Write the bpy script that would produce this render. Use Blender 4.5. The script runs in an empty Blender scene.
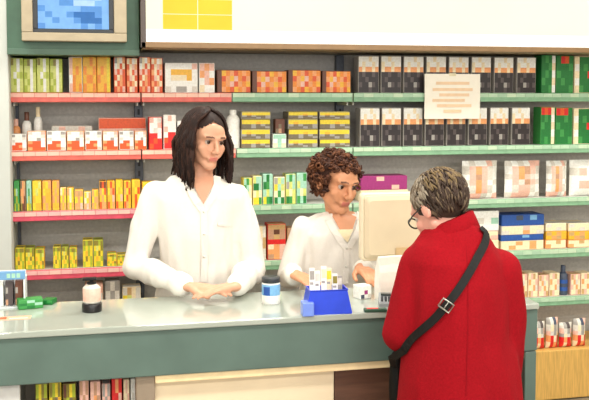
import bpy, bmesh, math, random
from mathutils import Vector, Matrix, noise
from mathutils.bvhtree import BVHTree
random.seed(7)
C = bpy.context.scene.collection
PI = math.pi

# ------------------------------------------------------------------ camera model (measured from the photograph)
W, H, F = 589, 400, 900.0
TH = math.radians(12.66)      # yaw to the right
PIT = math.radians(3.3)       # pitch down
CAM = Vector((0, 0, 1.70))
YC = 97 + F * math.tan(PIT)   # principal row
fwd0 = Vector((math.sin(TH), math.cos(TH), 0))
RT = Vector((math.cos(TH), -math.sin(TH), 0))
FW = fwd0 * math.cos(PIT) + Vector((0, 0, -1)) * math.sin(PIT)
UP = RT.cross(FW)

def ray(px, py):
    return (FW + RT * ((px - 294.5) / F) - UP * ((py - YC) / F)).normalized()
def P(px, py, Y):
    d = ray(px, py); t = (Y - CAM.y) / d.y
    return CAM + d * t
def PZ(px, py, z):
    d = ray(px, py); t = (z - CAM.z) / d.z
    return CAM + d * t

cam_d = bpy.data.cameras.new('camera'); cam = bpy.data.objects.new('camera', cam_d); C.objects.link(cam)
cam_d.sensor_width = 36; cam_d.lens = F / W * 36
cam_d.shift_y = (YC - 200) / W
m = Matrix((RT, UP, -FW)).transposed().to_4x4(); m.translation = CAM
cam.matrix_world = m
bpy.context.scene.camera = cam

# ------------------------------------------------------------------ materials
def lin(c):
    return tuple(((v/255)/12.92 if v/255 <= .04045 else ((v/255+.055)/1.055)**2.4) for v in c)
MATS = {}
def mat(name, rgb, rough=.5, metal=0, var=.06, scale=30, emit=0, bump=0, stretch=None, spec=.5, alpha=1, coat=0, sheen=0):
    if name in MATS: return MATS[name]
    m = bpy.data.materials.new(name); m.use_nodes = True
    nt = m.node_tree; b = nt.nodes['Principled BSDF']
    col = lin(rgb)
    b.inputs['Roughness'].default_value = rough
    b.inputs['Metallic'].default_value = metal
    b.inputs['Specular IOR Level'].default_value = spec
    if coat: b.inputs['Coat Weight'].default_value = coat
    if sheen: b.inputs['Sheen Weight'].default_value = sheen
    if alpha < 1: b.inputs['Alpha'].default_value = alpha
    tc = nt.nodes.new('ShaderNodeTexCoord'); n = nt.nodes.new('ShaderNodeTexNoise')
    n.inputs['Scale'].default_value = scale; n.inputs['Detail'].default_value = 3
    if stretch:
        mp = nt.nodes.new('ShaderNodeMapping'); mp.inputs['Scale'].default_value = stretch
        nt.links.new(tc.outputs['Object'], mp.inputs[0]); nt.links.new(mp.outputs[0], n.inputs['Vector'])
    else:
        nt.links.new(tc.outputs['Object'], n.inputs['Vector'])
    r = nt.nodes.new('ShaderNodeValToRGB')
    r.color_ramp.elements[0].position = .3; r.color_ramp.elements[1].position = .7
    r.color_ramp.elements[0].color = tuple(max(0, v*(1-var)) for v in col) + (1,)
    r.color_ramp.elements[1].color = tuple(min(1, v*(1+var)) for v in col) + (1,)
    nt.links.new(n.outputs['Fac'], r.inputs[0])
    if emit: b.inputs['Base Color'].default_value = tuple(v*.12 for v in col)+(1,)      # translucent white acrylic lit from inside
    else: nt.links.new(r.outputs[0], b.inputs['Base Color'])
    if emit:
        for e_ in r.color_ramp.elements: e_.color = tuple(e_.color)
        b.inputs['Specular IOR Level'].default_value = .1
        nt.links.new(r.outputs[0], b.inputs['Emission Color']); b.inputs['Emission Strength'].default_value = emit
    if bump:
        bp = nt.nodes.new('ShaderNodeBump'); bp.inputs['Strength'].default_value = bump; bp.inputs['Distance'].default_value = .003
        nt.links.new(n.outputs['Fac'], bp.inputs['Height']); nt.links.new(bp.outputs[0], b.inputs['Normal'])
    MATS[name] = m
    return m

INK = dict(w=(250,248,240), c=(250,228,190), p=(240,190,172), P=(243,165,105), o=(240,140,40), O=(228,88,32), r=(222,35,35),
           y=(238,212,50), Y=(245,185,50), l=(172,186,50), L=(212,218,120), g=(60,150,72), G=(20,118,50), t=(165,212,188),
           b=(105,60,40), k=(42,33,36), K=(82,72,72), s=(165,160,154), B=(38,85,165), i=(125,180,222), m=(160,46,118),
           v=(140,128,48), n=(205,165,110), d=(70,80,100), e=(120,108,84), a=(222,216,205), h=(196,150,120))
def ink(k): return mat('print_' + k + ('_cap' if k.isupper() else ''), INK[k], .42, var=.10, scale=90)

# ------------------------------------------------------------------ mesh helpers
class MB:
    def __init__(s): s.v = []; s.f = []; s.m = []; s.mats = []
    def mi(s, m):
        if m not in s.mats: s.mats.append(m)
        return s.mats.index(m)
    def quadbox(s, lo, hi, m):
        i = s.mi(m); k = len(s.v)
        for z in (lo[2], hi[2]):
            for x, y in ((lo[0], lo[1]), (hi[0], lo[1]), (hi[0], hi[1]), (lo[0], hi[1])): s.v.append((x, y, z))
        for f in ((3,2,1,0),(4,5,6,7),(0,1,5,4),(1,2,6,5),(2,3,7,6),(3,0,4,7)):
            s.f.append(tuple(k+j for j in f)); s.m.append(i)
    def bbox(s, lo, hi, m, b=.002):
        b = min(b, *(0.45*(hi[j]-lo[j]) for j in range(3)))
        bm = bmesh.new(); bmesh.ops.create_cube(bm, size=1)
        for v in bm.verts:
            v.co = Vector([(lo[j]+hi[j])/2 + v.co[j]*(hi[j]-lo[j]) for j in range(3)])
        bmesh.ops.bevel(bm, geom=list(bm.edges), offset=b, segments=2, affect='EDGES', profile=.5)
        s.bm(bm, m)
    def bm(s, bm, m):
        i = s.mi(m); k = len(s.v); bm.verts.index_update()
        s.v += [tuple(v.co) for v in bm.verts]
        for f in bm.faces: s.f.append(tuple(k+v.index for v in f.verts)); s.m.append(i)
        bm.free()
    def rings(s, rings, m, cap0=True, cap1=True, close=False):
        """rings: lists of equal-length point lists; m: material or list per band"""
        k = len(s.v); n = len(rings[0])
        for r in rings: s.v += [tuple(p) for p in r]
        R = len(rings)
        for a in range(R if close else R-1):
            i = s.mi(m[a] if isinstance(m, (list, tuple)) else m); b = (a+1) % R
            for j in range(n):
                j2 = (j+1) % n
                s.f.append((k+a*n+j, k+a*n+j2, k+b*n+j2, k+b*n+j)); s.m.append(i)
        m0 = m[0] if isinstance(m, (list, tuple)) else m; m1 = m[-1] if isinstance(m, (list, tuple)) else m
        if cap0 and not close: s.f.append(tuple(k+j for j in reversed(range(n)))); s.m.append(s.mi(m0))
        if cap1 and not close: s.f.append(tuple(k+(R-1)*n+j for j in range(n))); s.m.append(s.mi(m1))
    def lathe(s, prof, m, n=20, c=(0,0,0)):
        s.rings([[(c[0]+r*math.cos(2*PI*j/n), c[1]+r*math.sin(2*PI*j/n), c[2]+z) for j in range(n)] for r, z in prof], m)
    def tube(s, pts, rad, m, n=6):
        pts = [Vector(p) for p in pts]; R = []
        up = Vector((0,0,1)); 
        for i, p in enumerate(pts):
            t = (pts[min(i+1, len(pts)-1)] - pts[max(i-1, 0)])
            t = t.normalized() if t.length > 1e-9 else Vector((0,0,1))
            a = t.cross(Vector((.31,.77,.55)))
            if a.length < .05: a = t.cross(Vector((1,0,0)))
            a.normalize(); b = t.cross(a)
            r = rad[i] if isinstance(rad, (list, tuple)) else rad
            R.append([p + (a*math.cos(2*PI*j/n) + b*math.sin(2*PI*j/n))*r for j in range(n)])
        s.rings(R, m)
    def capsule(s, p0, r0, p1, r1, m, n=14):
        p0 = Vector(p0); p1 = Vector(p1); t = p1-p0
        if t.length < 1e-6: t = Vector((0,0,1e-4)); p1 = p0+t
        t = t.normalized(); a = t.cross(Vector((.31,.77,.55)))
        if a.length < .05: a = t.cross(Vector((1,0,0)))
        a.normalize(); b = t.cross(a); R = []
        for q, (p, r) in enumerate(((p0, r0), (p1, r1))):
            for k in range(5):
                al = (-PI/2*.97 + k*PI/8*.97) if q == 0 else (k*PI/8*.97)
                R.append([p + t*(r*math.sin(al)) + (a*math.cos(2*PI*j/n)+b*math.sin(2*PI*j/n))*(r*math.cos(al)) for j in range(n)])
        s.rings(R, m)
    def ell(s, c, r, m, M=None, n=16):
        R = []
        for k in range(n//2+1):
            al = -PI/2*.985 + PI*.985*k/(n//2)
            ring = []
            for j in range(n):
                p = Vector((r[0]*math.cos(al)*math.cos(2*PI*j/n), r[1]*math.cos(al)*math.sin(2*PI*j/n), r[2]*math.sin(al)))
                if M is not None: p = M @ p
                ring.append(Vector(c)+p)
            R.append(ring)
        s.rings(R, m)
    def build(s, name, parent=None, smooth=False, loc=None, rz=0, xf=None):
        me = bpy.data.meshes.new(name)
        vs = [tuple(xf @ Vector(v)) for v in s.v] if xf is not None else s.v
        me.from_pydata(vs, [], s.f)
        for mm in s.mats: me.materials.append(mm)
        me.polygons.foreach_set('material_index', s.m)
        if smooth: me.polygons.foreach_set('use_smooth', [True]*len(s.f))
        me.update()
        return link(name, me, parent, loc, rz)

def link(name, me, parent=None, loc=None, rz=0):
    o = bpy.data.objects.new(name, me); C.objects.link(o)
    if parent is not None: o.parent = parent
    if loc is not None: o.location = loc
    o.rotation_euler.z = rz
    return o
def thing(name, label, cat, loc=(0,0,0), rz=0, group=None):
    o = bpy.data.objects.new(name, None); C.objects.link(o); o.location = loc; o.rotation_euler.z = rz
    o.empty_display_size = .05
    return tag(o, label, cat, group)
def tag(o, label, cat, group=None):
    o['label'] = label; o['category'] = cat
    if group: o['group'] = group
    return o
def struct(o): o['kind'] = 'structure'; return o
def dup(root, loc, rz=0, label=None):
    r = root.copy(); C.objects.link(r); r.location = loc; r.rotation_euler.z = rz
    if label: r['label'] = label
    for ch in list(root.children):
        c = ch.copy(); C.objects.link(c); c.parent = r
        for g in ch.children:
            d = g.copy(); C.objects.link(d); d.parent = c
    return r
ORD = 'first second third fourth fifth sixth seventh eighth ninth tenth eleventh twelfth'.split()

def remesh(mb, voxel, smooth=4, factor=.5):
    """one continuous surface out of overlapping shapes; returns a mesh in world coordinates"""
    o = mb.build('tmp_body')
    md = o.modifiers.new('r', 'REMESH'); md.mode = 'VOXEL'; md.voxel_size = voxel
    if smooth:
        sm = o.modifiers.new('s', 'SMOOTH'); sm.iterations = smooth; sm.factor = factor
    dg = bpy.context.evaluated_depsgraph_get(); dg.update()
    me = bpy.data.meshes.new_from_object(o.evaluated_get(dg))
    old = o.data; bpy.data.objects.remove(o); bpy.data.meshes.remove(old)
    me.materials.clear()
    me.polygons.foreach_set('use_smooth', [True]*len(me.polygons))
    return me
def displace(me, fn):
    ns = [v.normal.copy() for v in me.vertices]
    for v, n in zip(me.vertices, ns): v.co = v.co + n*fn(v.co)
    me.update()
def rebase(me, base):
    me.transform(Matrix.Translation(-Vector(base)))

# ------------------------------------------------------------------ THE ROOM
YS = 4.62          # front edges of the wall shelves
YB = 4.95          # wall plane
def X(px, Y=YS): return P(px, 97, Y).x
wallm = mat('wall_paint', (206,202,190), .7, scale=8, var=.03)
floorm = mat('floor_tile', (132,122,106), .35, scale=4, var=.06)
mb = MB(); mb.quadbox((-3.2,-3.5,-.08),(4.6,YB+.1,0), floorm); struct(mb.build('floor'))
mb = MB(); mb.quadbox((-3.2,YB,0),(4.6,YB+.1,3.1), wallm); struct(mb.build('wall_back'))
mb = MB(); mb.quadbox((-3.3,-3.5,0),(-3.2,YB+.1,3.1), wallm); struct(mb.build('wall_left'))
mb = MB(); mb.quadbox((4.6,-3.5,0),(4.7,YB+.1,3.1), wallm); struct(mb.build('wall_right'))
mb = MB(); mb.quadbox((-3.3,-3.5,3.1),(4.7,YB+.1,3.18), mat('ceiling_paint', (240,238,230), .8, scale=6, var=.02)); struct(mb.build('ceiling'))
# pale pillar at the photograph's edge (belongs to the shell)
pil = mat('pillar_paint', (202,206,200), .6, scale=10, var=.03)
mb = MB(); mb.bbox((X(-95,4.52),4.52,0),(X(9,4.52),YB-.002,3.1), pil, .006)
mb.bbox((X(-95,4.52)-.0,4.505,0),(X(9,4.52)+.004,4.52,.10), mat('pillar_skirting',(180,180,172),.5), .003)
struct(mb.build('trim_1'))

# ------------------------------------------------------------------ SHELVING
SZ = {1:1.70, 2:1.41, 3:1.11, 4:.815, 5:.54}
TOP = .022
back_m = mat('shelf_back_grey', (196,192,186), .6, scale=60, var=.10)
steel = mat('shelf_steel', (196,196,188), .4, scale=40, var=.05)
post_m = mat('upright_slate', (92,98,110), .45, scale=40, var=.12)
wood_m = mat('golden_wood', (214,170,92), .45, scale=14, var=.16, stretch=(9,9,.7))
rail_cols = {'red': [(244,196,176),(240,182,164),(248,206,184)], 'pink':[(244,188,182),(240,170,172),(246,200,186)], 'green':[(186,216,186),(172,206,176),(200,222,192)]}
rail_low = {'red': (226,104,92), 'pink': (224,84,106), 'green': (134,180,144)}
def rail(xa, xb, z, colour, parent):
    mb = MB(); lowm = mat('rail_'+colour, rail_low[colour], .4, var=.12, scale=25)
    mb.bbox((xa, YS-.004, z-.026), (xb, YS+.012, z+.022), lowm, .003)
    n = max(3, int((xb-xa)/.055)); w = (xb-xa)/n
    for i in range(n):
        c = random.randrange(3)
        mb.quadbox((xa+i*w+.001, YS-.0065, z-.001), (xa+(i+1)*w-.001, YS-.0035, z+.019), mat('ticket_%s_%d' % (colour, c), rail_cols[colour][c], .4, var=.05))
    return mb.build('price_rail', parent)
def shelving(x0, x1, label, rails, first_upright, top):
    t = thing('shelving_unit', label, 'shelving', ((x0+x1)/2, YS+.2, 0))
    ox, oy = (x0+x1)/2, YS+.2
    def put(mb, name, par=t):
        return mb.build(name, par, xf=Matrix.Translation((-ox,-oy,0)))
    mb = MB(); mb.quadbox((x0+.002, YB-.028, .05), (x1-.002, YB-.012, top), back_m)
    for k in range(int((top-.12)/.05)):                      # pressed ribs of the perforated back
        mb.quadbox((x0+.02, YB-.030, .10+k*.05), (x1-.02, YB-.0285, .112+k*.05), mat('shelf_back_rib', (192,188,182), .6, var=.08))
    put(mb, 'back_panel')
    for xx in ([x0] if first_upright else []) + [x1]:
        mb = MB(); mb.bbox((xx-.022, YB-.075, 0), (xx+.022, YB-.032, top), post_m, .003)
        for k in range(int((top-.2)/.055)):
            mb.quadbox((xx-.006, YB-.0765, .12+k*.055), (xx+.006, YB-.0752, .15+k*.055), mat('slot_dark', (40,42,48), .6))
        put(mb, 'upright')
    for i in range(1, 6):
        z = SZ[i]
        mb = MB(); mb.bbox((x0+.003, YS+.010, z-.012), (x1-.003, YB-.08, z+TOP-.001), steel, .002)
        for xx in (x0+.012, x1-.020):
            mb.quadbox((xx, YS+.05, z-.045), (xx+.008, YB-.08, z-.012), steel)
        sh = put(mb, 'shelf')
        for xa, xb, c in rails[i]:
            r = rail(xa+.003, xb-.003, z, c, sh); r.data.transform(Matrix.Translation((-ox,-oy,0)))
    mb = MB(); mb.bbox((x0+.003, YS-.10, .006), (x1-.003, YB-.08, .285), wood_m, .005)
    mb.quadbox((x0+.01, YS-.06, 0), (x1-.01, YB-.09, .008), mat('plinth_dark', (70,60,50), .6))
    put(mb, 'base_cabinet')
    return t
xA0, xA1, xB1, xC1 = X(9.5), X(141), X(353), X(640)
xr1, xr2 = X(232), X(236)
shelving(xA0, xA1, 'shelving bay of red price rails, beside the pale pillar', {i: [(xA0, xA1, 'red' if i < 3 else 'pink')] for i in range(1,6)}, True, P(60,55,4.5).z-.004)
shelving(xA1, xB1, 'middle shelving bay of part red, part green rails behind the two pharmacists',
         {1: [(xA1, xr1, 'red'), (xr1, xB1, 'green')], 2: [(xA1, xr2, 'red'), (xr2, xB1, 'green')], **{i: [(xA1, xB1, 'green')] for i in (3,4,5)}}, False, P(300,46.5,4.44).z-.02)
shelving(xB1, xC1, 'shelving bay of green price rails holding the dark hair colour boxes', {i: [(xB1, xC1, 'green')] for i in range(1,6)}, False, P(300,46.5,4.44).z-.02)

# ------------------------------------------------------------------ HEADER: green fascia, wall screen, lit sign
gm = mat('header_green', (64,98,78), .45, scale=10, var=.12)
x0, x1 = X(8,4.5), X(140,4.5)
z0 = P(60,55,4.5).z
o = thing('header_panel', 'dark green header board above the shelves, around the wall screen', 'panel', ((x0+x1)/2, 4.5, z0))
mb = MB(); mb.bbox((x0,4.50,z0),(x1,YB-.002,2.62), gm, .004); mb.build('board', o, xf=Matrix.Translation(-o.location))
mb = MB(); mb.bbox((x0,4.494,z0+.0),(x1,4.50,z0+.03), mat('header_lip',(82,112,94),.45), .002); mb.build('edge_strip', o, xf=Matrix.Translation(-o.location))
# screen
c0 = P(22,41,4.47); c1 = P(126,-30,4.47)
o = thing('wall_screen', 'blue screen in a beige frame set into the green header board', 'screen', ((c0.x+c1.x)/2, 4.47, c0.z))
xf = Matrix.Translation(-o.location)
bez = mat('beige_frame', (172,158,132), .45, scale=20)
mb = MB()
ix0, ix1, iz0, iz1 = P(33,33,4.47).x, P(114,33,4.47).x, P(70,33,4.47).z, P(70,-22,4.47).z
for lo, hi in (((c0.x,4.45,c0.z),(c1.x,4.50,iz0)), ((c0.x,4.45,iz1),(c1.x,4.50,c1.z)), ((c0.x,4.45,iz0),(ix0,4.50,iz1)), ((ix1,4.45,iz0),(c1.x,4.50,iz1))): mb.bbox(lo, hi, bez, .004)
mb.build('outer_frame', o, xf=xf)
sx0, sx1, sz0 = P(38,29,4.47).x, P(109,29,4.47).x, P(70,29,4.47).z
blk = mat('black_bezel', (26,30,34), .3); mb = MB()
for lo, hi in (((ix0,4.462,iz0),(ix1,4.497,sz0)), ((ix0,4.462,iz1-.02),(ix1,4.497,iz1)), ((ix0,4.462,sz0),(sx0,4.497,iz1-.02)), ((sx1,4.462,sz0),(ix1,4.497,iz1-.02))): mb.bbox(lo, hi, blk, .002)
mb.build('bezel', o, xf=xf)
mb = MB(); hh = iz1-.02-sz0
rowsS = ["jjijjjjjij","jiiiijjiij","iiqqiiiiji","iiiqqjjjii","qiiiiiqqqi","iqiiqQQQqi","iiqiiqQQQi","qiiiiiqiqi"]
scr = {'i':(130,180,230),'j':(176,208,240),'q':(96,150,212),'Q':(60,114,178)}
for r, row in enumerate(rowsS):
    for c, ch in enumerate(row):
        w = (sx1-sx0)/len(row); h = hh/len(rowsS)
        mb.quadbox((sx0+c*w, 4.476, iz1-.02-(r+1)*h), (sx0+(c+1)*w, 4.49, iz1-.02-r*h), mat('screen_'+ch+('_deep' if ch=='Q' else ''), scr[ch], .2, emit=1.25, var=.08))
mb.build('display', o, xf=xf)
# lit sign
sx0, sx1 = X(144,4.44), X(660,4.44); sz = P(300,46.5,4.44).z
o = thing('lit_sign', 'long cream backlit sign board above the middle and green railed shelves', 'sign', ((sx0+sx1)/2, 4.44, sz))
xf = Matrix.Translation(-o.location)
lit = mat('sign_cream_light', (255,250,216), .4, emit=1.22, var=.02, scale=3)
litw = mat('sign_white_light', (255,255,250), .4, emit=1.35, var=.01, scale=3)
lity = mat('sign_yellow_light', (255,212,66), .4, emit=1.12, var=.06, scale=5)
frm = mat('sign_frame_bronze', (132,104,72), .4, metal=.2)
mb = MB(); mb.bbox((sx0,4.452,sz),(sx1,YB-.004,sz+.62), mat('sign_case', (210,200,180), .5), .003); mb.build('light_box', o, xf=xf)
mb = MB(); mb.quadbox((sx0+.012,4.444,sz+.075),(sx1-.012,4.4515,sz+.61), lit); mb.build('light_panel', o, xf=xf)
mb = MB(); mb.quadbox((sx0+.012,4.443,sz+.014),(sx1-.012,4.4515,sz+.0745), litw); mb.build('light_strip', o, xf=xf)
ya, yb2 = P(163,29,4.44), P(232,0,4.44)
mb = MB(); mid = (ya.x+yb2.x)/2
for a, b_ in ((ya.x, mid-.002), (mid+.002, yb2.x)):
    for zz in range(4): mb.quadbox((a, 4.440, ya.z+zz*.075), (b_, 4.4438, ya.z+zz*.075+.072), lity)
mb.build('yellow_emblem', o, xf=xf)
mb = MB()
mb.bbox((sx0-.012,4.425,sz-.016),(sx1,4.455,sz+.013), frm, .003); mb.bbox((sx0-.012,4.425,sz+.605),(sx1,4.455,sz+.63), frm, .003)
mb.bbox((sx0-.014,4.425,sz-.016),(sx0+.012,4.455,sz+.63), mat('sign_frame_dark',(78,66,62),.4), .003)
mb.build('sign_frame', o, xf=xf)
mb = MB(); mb.quadbox((sx0,4.46,sz-.014),(sx1,YB-.01,sz-.002), mat('sign_soffit',(168,150,120),.6)); mb.build('soffit', o, xf=xf)

# ------------------------------------------------------------------ PRODUCTS
def carton_mesh(w, h, d, rows, side=None, proud=.0008):
    """bevelled board box with printed areas, a tuck flap and a glue seam; origin at the bottom centre of the front face"""
    mb = MB(); side = side or rows[len(rows)//2][0]
    mb.bbox((-w/2, 0, 0), (w/2, d, h), ink(side), min(.0025, w*.06))
    e = min(.003, w*.05, h*.08)
    R = len(rows)
    for r, row in enumerate(rows):
        n = len(row); c = 0
        while c < n:
            c2 = c
            while c2+1 < n and row[c2+1] == row[c]: c2 += 1
            xa = -w/2+e+(w-2*e)*c/n; xb = -w/2+e+(w-2*e)*(c2+1)/n
            zb = e+(h-2*e)*(R-1-r)/R; zt = e+(h-2*e)*(R-r)/R
            mb.quadbox((xa, -proud, zb), (xb, .001, zt), ink(row[c])); c = c2+1
    mb.quadbox((-w/2+e*1.5, .004, h-.0005), (w/2-e*1.5, d*.55, h+.0008), ink(rows[0][0]))   # tuck flap
    return mb
def pack_mesh(w, h, d, rows):
    """soft pillow pack with crimped ends"""
    mb = MB(); nx, nz = 12, 14
    R = len(rows)
    def pt(i, j, s):
        u = i/nx*2-1; v = j/nz*2-1
        pin = 1-.06*(1-abs(u))*0
        bul = d/2*max(0,(1-abs(u)**3.2))*max(0,(1-abs(v)**5))**.8
        return (u*w/2*(1-.05*(1-v*v)*.3), d/2 + s*(bul+.001), h*(v+1)/2)
    for s in (-1, 1):
        k = len(mb.v)
        for j in range(nz+1):
            for i in range(nx+1): mb.v.append(pt(i, j, s))
        for j in range(nz):
            for i in range(nx):
                a = k+j*(nx+1)+i
                f = (a, a+1, a+nx+2, a+nx+1)
                mb.f.append(f if s < 0 else f[::-1])
                row = rows[min(R-1, int((1-(j+.5)/nz)*R))]
                mb.m.append(mb.mi(ink(row[min(len(row)-1, int((i+.5)/nx*len(row)))])))
    return mb
def bottle(w, h, bodies, capk, t, capfrac=.22):
    r = w/2; hb = h*(1-capfrac)
    mb = MB(); n = len(bodies)
    prof = [(r*.92,0),(r,.004)]; mats_ = [ink(bodies[0])]
    for i, k in enumerate(bodies):
        prof.append((r, .004+(hb*.84-.004)*(i+1)/n)); mats_.append(ink(k))
    prof += [(r*.8, hb*.94),(r*.42,hb)]; mats_ += [ink(bodies[-1])]*2
    mb.lathe(prof, mats_, 20, (0, r, 0)); mb.build('bottle_body', t, True)
    mb = MB(); mb.lathe([(r*.5,hb-.003),(r*.52,hb),(r*.52,h-.003),(r*.46,h)], ink(capk), 16, (0, r, 0)); mb.build('cap', t, True)
KEEP = []
def spot(x0, x1, ytop, z0, Yf, gap=.0022):
    a, b = P(x0, 97, Yf), P(x1, 97, Yf)
    h = P((x0+x1)/2, ytop, Yf).z - z0
    return (a.x+b.x)/2, b.x-a.x-gap, h
def carton(x0, x1, ytop, sh, rows, label, cat='box', group=None, Yf=YS+.03, d=.09, name='carton', side=None, z0=None, rz=None):
    z = SZ[sh]+TOP if z0 is None else z0
    cx, w, h = spot(x0, x1, ytop, z, Yf)
    o = carton_mesh(w, h, d, rows, side).build(name, None, False, (cx, Yf, z), random.uniform(-.006,.006) if rz is None else rz)
    return tag(o, label, cat, group)
def pack(x0, x1, ytop, sh, rows, label, group=None, Yf=YS+.03, d=.07, z0=None, name='soft_pack'):
    z = SZ[sh]+TOP if z0 is None else z0
    cx, w, h = spot(x0, x1, ytop, z, Yf)
    return tag(pack_mesh(w, h, d, rows).build(name, None, True, (cx, Yf, z)), label, 'pack', group)
def bott(x0, x1, ytop, sh, bodies, capk, label, group=None, Yf=YS+.03, z0=None, capfrac=.22):
    z = SZ[sh]+TOP if z0 is None else z0
    cx, w, h = spot(x0, x1, ytop, z, Yf)
    t = thing('bottle', label, 'bottle', (cx, Yf, z), 0, group); bottle(w, h, bodies, capk, t, capfrac); return t
def lying(x0, x1, tops, ybot_z, rowsets, labels, group, Yf=YS+.03, d=.14, name='flat_carton'):
    """a pile of flat boxes; tops from the lowest upwards"""
    z = ybot_z
    for yt, rows, lb in zip(tops, rowsets, labels):
        cx, w, h = spot(x0, x1, yt, z, Yf)
        o = carton_mesh(w, h-.0012, d, rows).build(name, None, False, (cx+random.uniform(-.002,.002), Yf, z)); tag(o, lb, 'box', group); z += h

# top shelf, red bay
G_ = 'yellow green cartons on the top shelf'
for i, (a, b) in enumerate(((10,24),(24,37),(37,50),(50,63))):
    carton(a, b, 58 + (i%2)*.8, 1, [["vLwl","LLwL","LwLl","LlwL","LLwL"],["lvwl","LLwl","lLwL","LlwL","lLwL"]][i%2],
           'yellow-green carton with a white stripe on the top shelf, %s from the pillar' % ORD[i], group=G_)
for i, (a, b) in enumerate(((69,83),(83,97),(97,111))):
    carton(a, b, 57, 1, [["pYYY","pYoY","woYY","poYo"],["YYoY","oYYo","YooY","oYYo"],["YYYy","YoYy","oYYy","YYoy"]][i],
           'golden orange carton on the top shelf, %s after the yellow-green cartons' % ORD[i], group='golden cartons on the top shelf')
for i, (a, b) in enumerate(((114,126),(126.5,138),(139,151),(151,163))):
    carton(a, b, 57+(i%2), 1, [["scwP","wcOc","pOpO","OcPO","cOPO","OPOp"],["cPwc","OcpP","PcOp","OpcO","POPc","OcpO"]][i%2],
           'orange and cream chequered carton, top shelf, %s after the golden ones' % ORD[i], group='chequered cartons on the top shelf')
carton(165, 198, 63, 1, ["wwwwwp","wYYYYw","wcccYw","wwwwww","awsswa"], 'wide white carton with a yellow band on the top shelf, between chequered and pink cartons', d=.12)
carton(199, 215, 63, 1, ["pPp","Ppw","wpP","cww"], 'small pink and white carton beside the wide white carton, top shelf')
for i, (a, b) in enumerate(((217,251),(252,287),(288,321),(322,351))):
    carton(a, b, 70+(i%2), 1, [["bYoPOoPo","bOPYpoOP","boPpOPoY","bPoOYoPO"],["boPOYoPo","bPYpoPOo","bOpoPYoP","boPOoPOY"]][i%2],
           'orange carton with a dark brown side band, top shelf, %s from the pink carton' % ORD[i], group='dark banded orange cartons on the top shelf', d=.12)
# hair colour boxes, two shelves of eight, and the green cartons after them
hair_rows = [["wwwcww","wcwwcw","PcPPcP","kKkkKk","kkKkkk","KkksKk","kkkKkk"],["wwcwww","cwwcww","cPPcPP","kkKkkK","kKkkkk","kksKkK","Kkkkkk"]]
for sh, ys, lab, x_start, n_ in ((1, 56, 'topmost', 358, 8), (2, 108, 'second', 360, 8)):
    proto = None
    for i in range(n_):
        step = 22.5 if sh == 1 else 21.6
        a = x_start+i*step
        z = SZ[sh]+TOP
        lb = 'dark hair colour box with cream top, %s from the slate upright, %s shelf' % (ORD[i], lab)
        cx, w, h = spot(a, a+step-1.5, ys, z, YS+.03)
        if i < 2:
            w = .116 if sh == 1 else .111
            o = carton_mesh(w, h, .09, hair_rows[i], 's').build('hair_colour_box', None, False, (cx, YS+.03, z)); tag(o, lb, 'box', 'hair colour boxes on the %s shelf' % lab)
            if i == 0: pr = [o]
            else: pr.append(o)
        else:
            o = pr[i % 2].copy(); C.objects.link(o); o.location = (cx, YS+.03, z); o.rotation_euler.z = random.uniform(-.01,.01); o['label'] = lb
    for i, (a, b) in enumerate(((541,555.5),(556,573),(574,592))):
        rows = [["GgGw","GGgc","GgGw","gGGc","GGgw"],["GrOG","GGGg","gGGG","GgGG","GGGg"] if sh == 1 else ["rOrG","GGgG","gGGG","GgGG","GGGg"],["cGGG","wGgG","cGGr","wGGG","cgGG"]][i]
        if sh == 2 and i == 0: rows = ["rOrc","GgGw","gGGc","GGGw","GgGc"]
        carton(a, b, (55 if sh == 1 else 107)+i*.7, sh, rows, 'green carton on the %s shelf, %s after the hair colour boxes' % (lab, ORD[i]), group='green cartons on the %s shelf' % lab)
# hanging notice
a, b = P(425,119,YS-.03), P(481,74,YS-.03)
o = thing('paper_notice', 'white paper notice taped across the price rail among the hair colour boxes', 'notice', ((a.x+b.x)/2, YS-.018, a.z))
w, h = b.x-a.x, b.z-a.z
mb = MB(); n = 10; pm = mat('notice_paper', (250,244,230), .6, var=.02)
fr, bk = [], []
for j in range(n+1):
    y = -.004*math.sin(j/n*PI)
    fr.append([(-w/2, y, h*j/n), (w/2, y, h*j/n), (w/2, y+.0012, h*j/n), (-w/2, y+.0012, h*j/n)])
mb.rings(fr, pm); mb.build('sheet', o)
mb = MB(); tm = mat('notice_print', (244,212,176), .6)
for zz, xa, xb in ((.80,-.30,.30),(.66,-.36,.36),(.54,-.24,.30),(.42,-.36,.22),(.30,-.28,.34),(.18,-.16,.16)):
    mb.quadbox((xa*w, -.0056, h*zz-.010), (xb*w, -.0042, h*zz+.006), tm)
mb.build('printed_lines', o)
mb = MB(); mb.quadbox((-.02,-.0015,h-.012),(.02,.016,h+.004), mat('tape', (236,226,190), .3)); mb.build('tape', o)

# second shelf, red bay
edges = (10,26.5,46,66,84.5,102,118.5,134,147)
for i in range(8):
    r = [["swws","wwwa","awww","wOOw","OOPw","OOOp"],["awwp","wwwa","wwsw","POOw","OOOw","POOO"]][i%2]
    carton(edges[i], edges[i+1]-.6, 131 if i else 134, 2, r, 'white carton with an orange base on the second shelf, %s from the pillar' % ORD[i], group='white and orange cartons on the second shelf', d=.07)
carton(98, 146, 118, 2, ["OOOOOO","OOOOOO","pppcpp","pppppp","pppppp","pppppp"], 'wide orange-topped carton standing behind the white and orange cartons', Yf=YS+.13, d=.1)
carton(51, 92, 126, 2, ["apaapa","aappaa","aaaaaa","aaaaaa"], 'wide pale grey carton behind the white and orange cartons, second shelf', Yf=YS+.13, d=.1)
bott(10.5, 20, 119, 2, "OOoP", 'p', 'orange bottle behind the first white and orange carton', Yf=YS+.13)
bott(21, 31, 112, 2, "OOPww", 'b', 'white bottle with a dark brown cap, second shelf near the pillar', Yf=YS+.13)
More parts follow.
